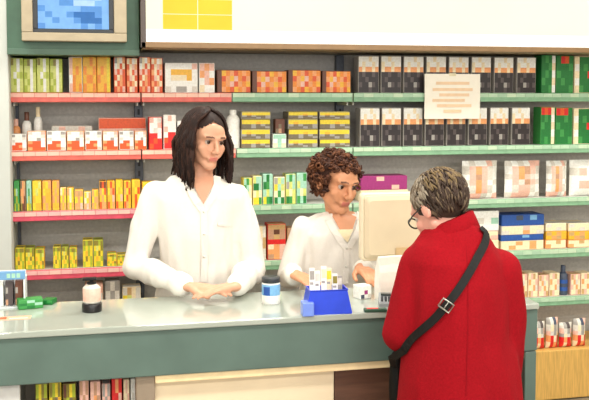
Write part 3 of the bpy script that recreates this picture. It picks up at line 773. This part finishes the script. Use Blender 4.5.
def finish_hair(mb, M, base, parent):
    return mb.build('hair', parent, True, xf=Matrix.Translation(-Vector(base)) @ M)

skin = mat('skin_fair', (216,160,130), .5, var=.05, scale=25); skin2 = mat('skin_warm', (212,148,110), .5, var=.05, scale=25); skin3 = mat('skin_pink', (218,156,138), .5, var=.06, scale=25)
lipm = mat('lip', (204,120,106), .45); browm = mat('brow', (112,76,58), .7)
coatw = mat('white_coat_cotton', (234,228,220), .8, var=.02, scale=120)
coatc = mat('cream_blouse', (242,224,186), .7, var=.04, scale=80)
darkt = mat('dark_trousers', (52,50,58), .8); shoem = mat('black_shoes', (30,28,28), .4)

world_copy = [None]
def finish_person(root, base, mbb, M, voxel, sk, lip, brow):
    me = remesh(mbb, voxel, 5, .5)
    paint_head(me, M, sk, lip, brow)
    world_copy[0] = me.copy()
    rebase(me, base)
    b = link('body', me, root)
    return b
def garment(name, mb, mats_, root, base, voxel=.009, smooth=8, fn=None):
    me = remesh(mb, voxel, smooth, .5)
    me.materials.append(mats_)
    if fn: displace(me, fn)
    w = me.copy()
    rebase(me, base)
    return link(name, me, root), w
def trousers_shoes(root, base, j, m):
    mb = MB()
    for s in 'LR':
        mb.capsule(j['pelvis'], .125, j['hip'+s], .10, SK); mb.capsule(j['hip'+s], .10, j['kn'+s], .075, SK); mb.capsule(j['kn'+s], .075, j['an'+s]+Vector((0,0,.01)), .062, SK)
    garment('trousers', mb, m, root, base, .012, 6)
    for s in 'LR':
        mb = MB(); a = j['an'+s]; t = j['toe']
        mb.capsule(Vector((a.x,a.y,.050))-t*.04, .042, Vector((a.x,a.y,.045))+t*.06, .042, SK); mb.capsule(Vector((a.x,a.y,.040))+t*.06, .040, Vector((a.x,a.y,.032))+t*.17, .030, SK)
        mb.bbox((a.x-.03,a.y-.03,.002),(a.x+.03,a.y+.03,.04), SK, .005)
        garment('shoe', mb, shoem, root, base, .008, 3)

# ================= pharmacist with long dark hair
Y1 = 3.585
hc = P(205, 140, Y1-.01); base = Vector((P(196,250,Y1).x, Y1, 0))
root = thing('person', 'pharmacist with long dark hair in a white coat, hands resting on the counter', 'person', base)
M1 = head_matrix(hc, math.radians(22), math.radians(10), math.radians(5), .93)
j = dict(skull=hc+Vector((0,.02,-.05)), neck=P(198,180,Y1+.02), chest=P(197,212,Y1+.0), belly=P(197,262,Y1-.01), pelvis=Vector((base.x, Y1+.01, .90)),
         shL=P(155,194,Y1+.01), shR=P(239,197,Y1-.01), elL=P(134,266,Y1-.02), elR=P(253,270,Y1-.03), toe=Vector((0,-1,0)))
j['wrL'] = Vector((P(187,294,3.30).x, 3.30, CT+.052)); j['wrR'] = Vector((P(236,293,3.27).x, 3.27, CT+.050))
for s, dx in (('L',-.085),('R',.085)):
    j['hip'+s] = Vector((base.x+dx, Y1, .84)); j['kn'+s] = Vector((base.x+dx*1.05, Y1-.01, .47)); j['an'+s] = Vector((base.x+dx*1.05, Y1+.01, .09))
mbb = MB(); body_core(mbb, j); head(mbb, M1)
hand(mbb, j['wrL'], (1,-.42,-.04), (0,0,-1), (0,-.2,1), .16); hand(mbb, j['wrR'], (-1,-.35,-.04), (0,0,-1), (0,.2,1), .16)
finish_person(root, base, mbb, M1, .0042, skin, lipm, browm); eyes(M1, root, base)
# coat
mb = MB()
def px_ring(yl, xl_, xr_, Y, depth, yaw=0, p=2.5):
    a, b = P(xl_, yl, Y), P(xr_, yl, Y); return sellipse(((a.x+b.x)/2, Y, (a.z+b.z)/2), (b.x-a.x)/2, depth, yaw, 28, p)
mb.rings([px_ring(177,190,212,Y1+.03,.05), px_ring(179,172,226,Y1+.02,.066), px_ring(186,158,236,Y1+.01,.080), px_ring(196,153,241,Y1,.096), px_ring(215,157,236,Y1,.112), px_ring(235,160,234,Y1-.005,.112),
          px_ring(260,162,235,Y1,.104), px_ring(285,158,240,Y1,.110), px_ring(310,153,245,Y1,.118), px_ring(350,145,253,Y1+.02,.135), px_ring(395,139,259,Y1+.02,.14)], SK)
for s, side in (('L',-1),('R',1)):
    a = j['sh'+s]; e = j['el'+s]; w = j['wr'+s]
    limb(mb, [a+Vector((-side*.010,0,.0)), a*.5+e*.5+Vector((side*.002,0,0)), e, e*.45+w*.55+Vector((0,0,.008)), w*.93+e*.07], [.058,.054,.050,.046,.040])
obj_, cw = garment('white_coat', mb, coatw, root, base, .0075, 6, lambda c: fold(c, .017, 11, 4.5, 3))
# open neck, collar and placket
mb = MB()
vp = [(195,172),(192,176),(192,180),(193,185),(196,191),(199,197),(203,204)]; vq = [(212,172),(213,176),(213,180),(213,185),(210,191),(207,197),(203,204)]
def tri_patch(left, right, me, m, off=.003):
    k = len(mb.v); i = mb.mi(m)
    for (a, b) in zip(left, right):
        for tt in (0, .33, .66, 1):
            l, n = surf(me, a[0]+(b[0]-a[0])*tt, a[1]+(b[1]-a[1])*tt, off); 
            l2, n2 = surf(world_copy[0], a[0]+(b[0]-a[0])*tt, a[1]+(b[1]-a[1])*tt, .002)
            if l is None or (l2 is not None and l2.y < l.y): l = l2
            mb.v.append(tuple(l if l is not None else P(a[0],a[1],3.6)))
    for r in range(len(left)-1):
        for c_ in range(3):
            q = k+r*4+c_; mb.f.append((q,q+4,q+5,q+1)); mb.m.append(i)
tri_patch(vp, vq, cw, skin, .007); mb.build('open_neckline', root, True, xf=Matrix.Translation(-base))
for name, line, wd in (('collar', [(187,178),(189,185),(192,194),(198,203),(202,210)], .028), ('collar', [(217,178),(216,186),(213,195),(208,203),(204,210)], .028), ('placket', [(203,209),(203.5,215),(204,235),(204,258),(204,282)], .026)):
    mb = MB(); ps, nn = [], []
    for x, y in line:
        l, n = surf(cw, x, y, .003)
        if l is not None: ps.append(l); nn.append(n)
    ribbon(mb, ps, nn, wd, .006, coatw); mb.build(name, root, False, xf=Matrix.Translation(-base))
for y in (212, 234, 256):
    l, n = surf(cw, 203.6, y, .008); mb = MB(); mb.capsule(l, .006, l+n*.002, .006, mat('button_pearl',(226,222,214),.3), 12); mb.build('button', root, True, xf=Matrix.Translation(-base))
mb = MB(); ps, nn = zip(*[surf(cw, x, y, .002) for x, y in ((217,224),(224,224.5),(231,225))]); ribbon(mb, list(ps), list(nn), .012, .004, coatw); mb.build('chest_pocket', root, False, xf=Matrix.Translation(-base))
for s in 'LR':
    mb = MB(); e = j['el'+s]; w = j['wr'+s]; dd = (w-e).normalized(); mb.capsule(w-dd*.050, .0445, w-dd*.026, .0435, coatw, 20); mb.build('cuff', root, True, xf=Matrix.Translation(-base))
trousers_shoes(root, base, j, darkt)
# hair
mb = MB(); hm = [mat('hair_dark_%d'%i, c, .6, spec=.25, var=.2, scale=60) for i, c in enumerate(((40,24,20),(58,35,27),(30,19,18)))]
scalp(mb, hm[0], face=lambda p: p.y < -.030 and p.z < .096-.75*abs(p.x+.008))
rnd = random.Random(3)
inv1 = M1.inverted().to_3x3()
down = (inv1 @ Vector((0,0,-1))).normalized()
for k in range(210):
    phi0 = rnd.uniform(-PI, PI); side = 1 if phi0 > .15 else -1
    front = abs(phi0) < 1.1
    p_ = []; rr_ = []
    thm = math.radians(rnd.uniform(82,100)); tgt = rnd.uniform(1.0,1.45)
    N = 9
    for q in range(N):
        u = q/(N-1); th = .12+u*(thm-.12)
        ph = phi0
        if abs(phi0) < tgt: ph = side*(abs(phi0)+(tgt-abs(phi0))*min(1,(th/1.05)**1.1))
        lift = 1+rnd.uniform(0,.02)
        pt = surf_pt(ph, th); pt = Vector((0,.02,.036)) + (pt-Vector((0,.02,.036)))*(1.0+.05*u)*lift
        p_.append(pt); rr_.append(.0055+.003*rnd.random())
    L = (rnd.uniform(.17,.25) if rnd.random() < .65 else rnd.uniform(.09,.16)) if abs(ph) < 2.2 else rnd.uniform(.16,.22)
    last = p_[-1]; out = (Vector((last.x, last.y-.02, 0)).normalized())
    wv = rnd.uniform(0,6)
    for q in range(1, 8):
        u = q/7
        pt = last + down*(L*u) + out*(.016*math.sin(PI*min(1,u*1.2))+.008*math.sin(wv+u*8)) + out*.016*u*u
        if abs(ph) > 2.0: pt += out*.025*u
        p_.append(pt); rr_.append((.0085-.005*u*u))
    mb.tube(p_, rr_, hm[rnd.choice((0,0,1,2))], 5)
finish_hair(mb, M1, base, root)

# ================= pharmacist with short curly hair
Y2 = 3.66
hc = P(336, 183, Y2-.02); base = Vector((P(332,260,Y2).x, Y2, 0))
root = thing('person', 'pharmacist with curly brown hair in a white coat, looking down beside the monitor', 'person', base)
M2 = head_matrix(hc, math.radians(20), math.radians(13), math.radians(6), 1.0)
j = dict(skull=hc+Vector((0,.02,-.05)), neck=P(338,214,Y2+.02), chest=P(334,246,Y2), belly=P(332,296,Y2), pelvis=Vector((base.x, Y2+.03, .80)),
         shL=P(303,231,Y2), shR=P(367,231,Y2), elL=P(291,278,Y2-.03), elR=P(372,285,Y2-.04), toe=Vector((0,-1,0)))
j['wrL'] = Vector((P(295,292,3.37).x, 3.37, CT+.062)); j['wrR'] = P(361,268,3.47)
for s, dx in (('L',-.085),('R',.085)):
    j['hip'+s] = Vector((base.x+dx, Y2+.02, .76)); j['kn'+s] = Vector((base.x+dx*1.05, Y2-.03, .43)); j['an'+s] = Vector((base.x+dx*1.05, Y2+.01, .09))
mbb = MB(); body_core(mbb, j); head(mbb, M2)
hand(mbb, j['wrL'], (.35,-1,-.05), (0,0,-1), (1,0,0), .16, .92); hand(mbb, j['wrR'], (.08,-1,-.08), (0,0,-1), (-1,0,0), .25, .92)
finish_person(root, base, mbb, M2, .0042, skin2, lipm, browm); eyes(M2, root, base)
mb = MB()
mb.rings([px_ring(211,328,351,Y2+.03,.05), px_ring(214,316,361,Y2+.02,.066), px_ring(222,304,369,Y2+.01,.082), px_ring(232,300,371,Y2,.098), px_ring(250,303,368,Y2,.112), px_ring(275,304,367,Y2,.114),
          px_ring(300,300,369,Y2,.116), px_ring(340,292,376,Y2+.03,.135), px_ring(385,288,381,Y2+.03,.14)], SK)
for s, side in (('L',-1),('R',1)):
    a = j['sh'+s]; e = j['el'+s]; w = j['wr'+s]
    limb(mb, [a+Vector((-side*.010,0,0)), a*.5+e*.5, e, e*.45+w*.55+Vector((0,0,.008)), w*.93+e*.07], [.058,.054,.050,.045,.039])
obj_, cw = garment('white_coat', mb, coatw, root, base, .0075, 6, lambda c: fold(c, .016, 11, 4.5, 11))
mb = MB(); tri_patch([(330,208),(331,213),(333,218),(336,224),(340,231),(346,241)], [(352,208),(354,213),(356,218),(354,224),(352,231),(347,241)], cw, skin2, .006); mb.build('open_neckline', root, True, xf=Matrix.Translation(-base))
mb = MB(); tri_patch([(337,230),(340,234),(343,238),(346,242)], [(353,230),(351,234),(349,238),(347,242)], cw, coatc, .009); mb.build('blouse', root, True, xf=Matrix.Translation(-base))
for name, line, wd in (('collar', [(325,214),(329,221),(334,231),(341,241),(345,247)], .028), ('collar', [(359,214),(359,222),(357,232),(352,241),(348,247)], .026), ('placket', [(346,246),(346,254),(346,268),(345,284)], .026)):
    mb = MB(); ps, nn = [], []
    for x, y in line:
        l, n = surf(cw, x, y, .003)
        if l is not None: ps.append(l); nn.append(n)
    ribbon(mb, ps, nn, wd, .006, coatw); mb.build(name, root, False, xf=Matrix.Translation(-base))
for y in (248, 266):
    l, n = surf(cw, 346, y, .008); mb = MB(); mb.capsule(l, .006, l+n*.002, .006, mat('button_pearl',(226,222,214),.3), 12); mb.build('button', root, True, xf=Matrix.Translation(-base))
trousers_shoes(root, base, j, darkt)
mb = MB(); hb = [mat('hair_brown_%d'%i, c, .6, spec=.25, var=.2, scale=60) for i, c in enumerate(((84,50,34),(112,68,42),(62,36,28)))]
face2 = lambda p: p.y < -.035 and p.z < .072
scalp(mb, hb[2], face=face2)
rnd = random.Random(5)
n_c = 0
while n_c < 420:
    v = Vector((rnd.gauss(0,1), rnd.gauss(0,1), rnd.gauss(0,1))).normalized()
    rad = 1+rnd.uniform(.02,.25)*(1 if v.z < .5 else .6)
    p = Vector((0,.022,.030)) + Vector((v.x*.084, v.y*.103, v.z*.094))*rad
    if p.z < -.12 or (p.z < -.06 and abs(p.x) < .05) or (p.y < -.025 and p.z < .070 and abs(p.x) < .072) or (p.y < -.055 and p.z < .06): continue
    n_c += 1
    a = Vector((rnd.gauss(0,1), rnd.gauss(0,1), rnd.gauss(0,1))).normalized(); b = a.cross(v)
    if b.length < .1: continue
    b.normalize(); a = v.lerp(a, .5).normalized(); R0 = rnd.uniform(.008,.014); turns = rnd.uniform(1.1,1.8)
    c2 = a.cross(b).normalized()
    pts = [p + (c2*math.cos(2*PI*turns*k/11)+b*math.sin(2*PI*turns*k/11))*R0 + a*(k/11-.5)*.016 for k in range(12)]
    mb.tube(pts, [.002]+[.0042]*10+[.0015], hb[rnd.choice((0,0,1,2))], 5)
finish_hair(mb, M2, base, root)

# ================= shopper in red seen from behind
Y3 = 2.70
hc = P(440, 209.5, Y3+.035); base = Vector((P(462,300,Y3).x, Y3, 0))
root = thing('person', 'shopper in a red wool coat and glasses, leaning on the counter, back turned', 'person', base)
M3 = head_matrix(hc, math.radians(207), math.radians(36), math.radians(-3), .96)
yw = math.radians(14)
j = dict(skull=hc+Vector((.01,-.01,-.05)), neck=P(453,232,Y3), chest=P(459,275,Y3), belly=P(461,335,Y3-.01), pelvis=Vector((base.x, Y3-.02, .84)),
         shL=P(420,264,Y3+.02), shR=P(501,270,Y3-.02), elL=P(400,332,Y3+.03), elR=P(508,350,Y3-.01), toe=Vector((-.25,.97,0)))
j['wrL'] = Vector((P(415,300,2.94).x, 2.93, 1.03)); j['wrR'] = P(503,402,Y3+.06)
for s, dx in (('L',-.085),('R',.085)):
    j['hip'+s] = Vector((base.x+dx, Y3-.01, .78)); j['kn'+s] = Vector((base.x+dx*1.1, Y3+.01, .43)); j['an'+s] = Vector((base.x+dx*1.2, Y3-.03, .09))
mbb = MB(); body_core(mbb, j); head(mbb, M3)
hand(mbb, j['wrL'], (.25,1,-.15), (0,0,-1), (1,0,0), .4, 1.0); hand(mbb, j['wrR'], (-.05,.2,-1), (-1,0,0), (0,1,0), .3, 1.0)
finish_person(root, base, mbb, M3, .0042, skin3, lipm, mat('brow_grey',(120,110,100),.7)); eyes(M3, root, base)
red = mat('red_wool', (148,13,25), .95, var=.13, scale=160, bump=.35, spec=.15)
mb = MB()
mb.rings([px_ring(223,433,470,Y3+.02,.062,yw), px_ring(232,424,482,Y3+.01,.085,yw), px_ring(243,414,493,Y3,.10,yw), px_ring(258,410,502,Y3-.01,.122,yw), px_ring(280,409,503,Y3-.01,.14,yw), px_ring(305,410,502,Y3-.01,.146,yw),
          px_ring(335,408,504,Y3-.01,.148,yw), px_ring(355,405,513,Y3-.01,.152,yw), px_ring(375,402,519,Y3-.01,.158,yw), px_ring(400,400,521,Y3-.01,.164,yw), px_ring(450,394,525,Y3-.01,.175,yw)], SK)
limb(mb, [j['shL']+Vector((.008,0,0)), j['shL']*.5+j['elL']*.5, j['elL'], j['elL']*.5+j['wrL']*.5, j['wrL']*.92+j['elL']*.08], [.072,.068,.064,.056,.050])
limb(mb, [j['shR']+Vector((-.008,0,0)), j['shR']*.5+j['elR']*.5, j['elR'], j['elR']*.5+j['wrR']*.5, j['wrR']*.9+j['elR']*.1], [.074,.066,.058,.054,.050])
obj_, rw = garment('red_coat', mb, red, root, base, .0085, 6, lambda c: fold(c, .015, 8, 3.4, 21))
# collar turned up round the neck
mb = MB(); R = []
cn = P(452,226,Y3+.012)
for z_, rx, ry, oy in ((-.035,.096,.084,0),(.006,.084,.076,.006),(.034,.077,.070,.012),(.038,.068,.062,.012),(.006,.070,.063,.008),(-.035,.078,.070,0)):
    R.append([Vector((q.x, q.y, q.z + (q.x-cn.x)*.38 - (q.y-cn.y)*.25)) for q in sellipse((cn.x-oy*.4, cn.y+oy, cn.z+z_-.012), rx, ry, yw, 28, 2.1)])
mb.rings(R, red, close=True); mb.build('coat_collar', root, True, xf=Matrix.Translation(-base))
for nm, line in (('back_seam', [(466,246),(468,280),(468,320),(467,360),(466,396)]),):
    mb = MB(); ps, nn = [], []
    for q in range(25):
        u = q/24*(len(line)-1); k = min(int(u), len(line)-2); f_ = u-k
        l, n = surf(rw, line[k][0]*(1-f_)+line[k+1][0]*f_, line[k][1]*(1-f_)+line[k+1][1]*f_, .0006)
        if l is not None: ps.append(l); nn.append(n)
    ribbon(mb, ps, nn, .003, .001, mat('red_seam', (138,12,24), .95, spec=.15)); mb.build(nm, root, False, xf=Matrix.Translation(-base))
trousers_shoes(root, base, j, mat('charcoal_trousers',(58,54,56),.8))
# short grey-brown hair
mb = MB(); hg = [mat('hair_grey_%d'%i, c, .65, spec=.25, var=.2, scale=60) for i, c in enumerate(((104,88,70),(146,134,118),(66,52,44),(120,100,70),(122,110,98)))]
face3 = lambda p: p.y < -.048 and p.z < .070
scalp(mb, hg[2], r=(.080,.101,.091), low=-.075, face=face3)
rnd = random.Random(9)
for k in range(900):
    phi = rnd.uniform(-PI, PI); th0 = math.acos(rnd.uniform(-.62,1)); 
    if abs(phi) < 1.0 and th0 > .75: continue
    if abs(phi) < 1.45 and th0 > 1.55: continue
    p_ = []; dth = rnd.uniform(.25,.45); tw = rnd.uniform(-.15,.15)
    for q in range(6):
        u = q/5; th = th0+dth*u; pt = surf_pt(phi+tw*u, th, (.083,.104,.094))
        pt = Vector((0,.02,.036))+(pt-Vector((0,.02,.036)))*(1+.05*math.sin(PI*u*.8)+rnd.uniform(0,.01))
        p_.append(pt)
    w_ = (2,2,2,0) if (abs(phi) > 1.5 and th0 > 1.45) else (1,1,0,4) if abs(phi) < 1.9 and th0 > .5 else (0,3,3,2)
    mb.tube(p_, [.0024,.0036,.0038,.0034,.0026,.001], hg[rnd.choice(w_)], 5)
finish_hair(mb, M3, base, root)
# glasses
mb = MB(); gl = mat('glasses_black', (20,18,18), .3)
for sx in (-1,1):
    mb.tube([(sx*.033+.024*math.cos(a), -.104, .006+.019*math.sin(a)) for a in [2*PI*k/16 for k in range(17)]], .0028, gl, 6)
    mb.tube([(sx*.057,-.102,.010),(sx*.076,-.060,.011),(sx*.084,.000,.012),(sx*.084,.018,-.004)], .0025, gl, 6)
mb.tube([(-.010,-.106,.010),(0,-.112,.013),(.010,-.106,.010)], .0022, gl, 6)
mb.build('glasses', root, True, xf=Matrix.Translation(-base) @ M3)
# shoulder bag and strap
bag = mat('black_leather', (22,22,22), .6, spec=.25, var=.15, scale=50)
bc = P(414, 372, 2.918)
t = thing('shoulder_bag', 'black shoulder bag hanging under the red elbow on a diagonal strap', 'bag', (bc.x, bc.y, bc.z))
mb = MB(); R = []
for z_, a_, b_ in ((-.15,.03,.10),(-.14,.038,.115),(-.05,.042,.12),(.05,.036,.115),(.075,.022,.105),(.08,.012,.095)): R.append(sellipse((0,0,z_), b_*.74, a_*.8, .0, 24, 3.2))
mb.rings(R, bag); mb.build('bag_body', t, True)
mb = MB(); mb.bbox((-.075,-.040,-.04),(.075,-.0335,.078), bag, .003); mb.build('flap', t)
mb = MB(); line = [(479,229),(485,234),(484,244),(478,256),(470,270),(461,285),(450,301),(438,316),(424,329),(412,340),(404,349)]
ps, nn = [], []
for q in range(40):
    u = q/39*(len(line)-1); k = min(int(u), len(line)-2); f_ = u-k
    l, n = surf(rw, line[k][0]*(1-f_)+line[k+1][0]*f_, line[k][1]*(1-f_)+line[k+1][1]*f_, .005)
    if l is not None: ps.append(l); nn.append(n)
for it in range(2):
    nn = [(nn[max(i-1,0)]+nn[i]+nn[min(i+1,len(nn)-1)]).normalized() for i in range(len(nn))]
    ps = [(ps[max(i-1,0)]+ps[i]*2+ps[min(i+1,len(ps)-1)])/4 if 0 < i < len(ps)-1 else ps[i] for i in range(len(ps))]
ps = [p + n*.002 for p, n in zip(ps, nn)]
ps.append(P(392,358,2.74)); nn.append(nn[-1]); ps.append(Vector(bc)+Vector((-.080,-.02,.03))); nn.append(nn[-1])
ribbon(mb, ps, nn, .026, .003, bag); strap = mb.build('strap', t, False, xf=Matrix.Translation(-bc))
mb = MB(); l, n = surf(rw, 447, 305, .013); tt = (ps[22]-ps[20]).normalized(); s_ = tt.cross(n).normalized()
lp = [l+s_*.019+tt*.014, l+s_*.019-tt*.014, l-s_*.019-tt*.014, l-s_*.019+tt*.014, l+s_*.019+tt*.014]
mb.tube(lp, .0028, mat('buckle_steel',(170,168,160),.3,metal=.8), 6); mb.tube([lp[0]*.5+lp[3]*.5, lp[1]*.5+lp[2]*.5], .002, mat('buckle_steel',(170,168,160),.3,metal=.8), 6)
b_ = mb.build('buckle', strap, True, xf=Matrix.Translation(-bc)); b_['label'] = 'steel buckle'

# ------------------------------------------------------------------ LIGHTS
lampm = mat('lamp_glow', (255,250,240), .5, emit=3, var=.0)
white = mat('lamp_housing', (236,236,232), .5)
for i, (lx, ly) in enumerate(((-1.2,3.9),(.9,3.9),(3.0,3.9),(-1.2,1.6),(.9,1.6),(3.0,1.6),(-1.2,-.7),(.9,-.7),(3.0,-.7))):
    t = thing('ceiling_lamp', 'white ceiling light panel, %s of the row on the %s side' % (ORD[i%3], ('shelf','counter','open front')[i//3]), 'lamp', (lx, ly, 3.1))
    mb = MB(); mb.bbox((-.62,-.2,-.05),(.62,.2,-.001), white, .004); mb.build('housing', t)
    mb = MB(); mb.quadbox((-.58,-.17,-.056),(.58,.17,-.051), lampm); mb.build('diffuser', t)
    ld = bpy.data.lights.new('lamp_light', 'AREA'); ld.shape = 'RECTANGLE'; ld.size = 1.15; ld.size_y = .34; ld.energy = 36 if ly > 0 else 55; ld.color = (1,.96,.88)
    lo = bpy.data.objects.new('lamp_light', ld); C.objects.link(lo); lo.location = (lx, ly, 3.03)
ld = bpy.data.lights.new('added_front_fill', 'AREA'); ld.shape = 'RECTANGLE'; ld.size = 7.4; ld.size_y = 1.3; ld.energy = 150; ld.color = (1,.985,.95)  # unseen fill light added behind the camera to brighten the shelf backs
lo = bpy.data.objects.new('added_front_fill', ld); C.objects.link(lo); lo.location = (.7,-3.4,2.3); lo.rotation_euler = (PI/2,0,0)
w = bpy.data.worlds.new('world'); bpy.context.scene.world = w; w.use_nodes = True
bg_ = w.node_tree.nodes['Background']; bg_.inputs[0].default_value = (1,.985,.95,1); bg_.inputs[1].default_value = .55
sc = bpy.context.scene
sc.view_settings.view_transform = 'Standard'; sc.view_settings.look = 'None'; sc.view_settings.gamma = 1; sc.view_settings.use_curve_mapping = False
sc.view_settings.exposure = -0.18

for o_ in list(C.objects):
    if 'label' in o_.keys() and len(o_['label'].replace('-',' ').split()) > 16: print('LONG', o_.name, o_['label'])
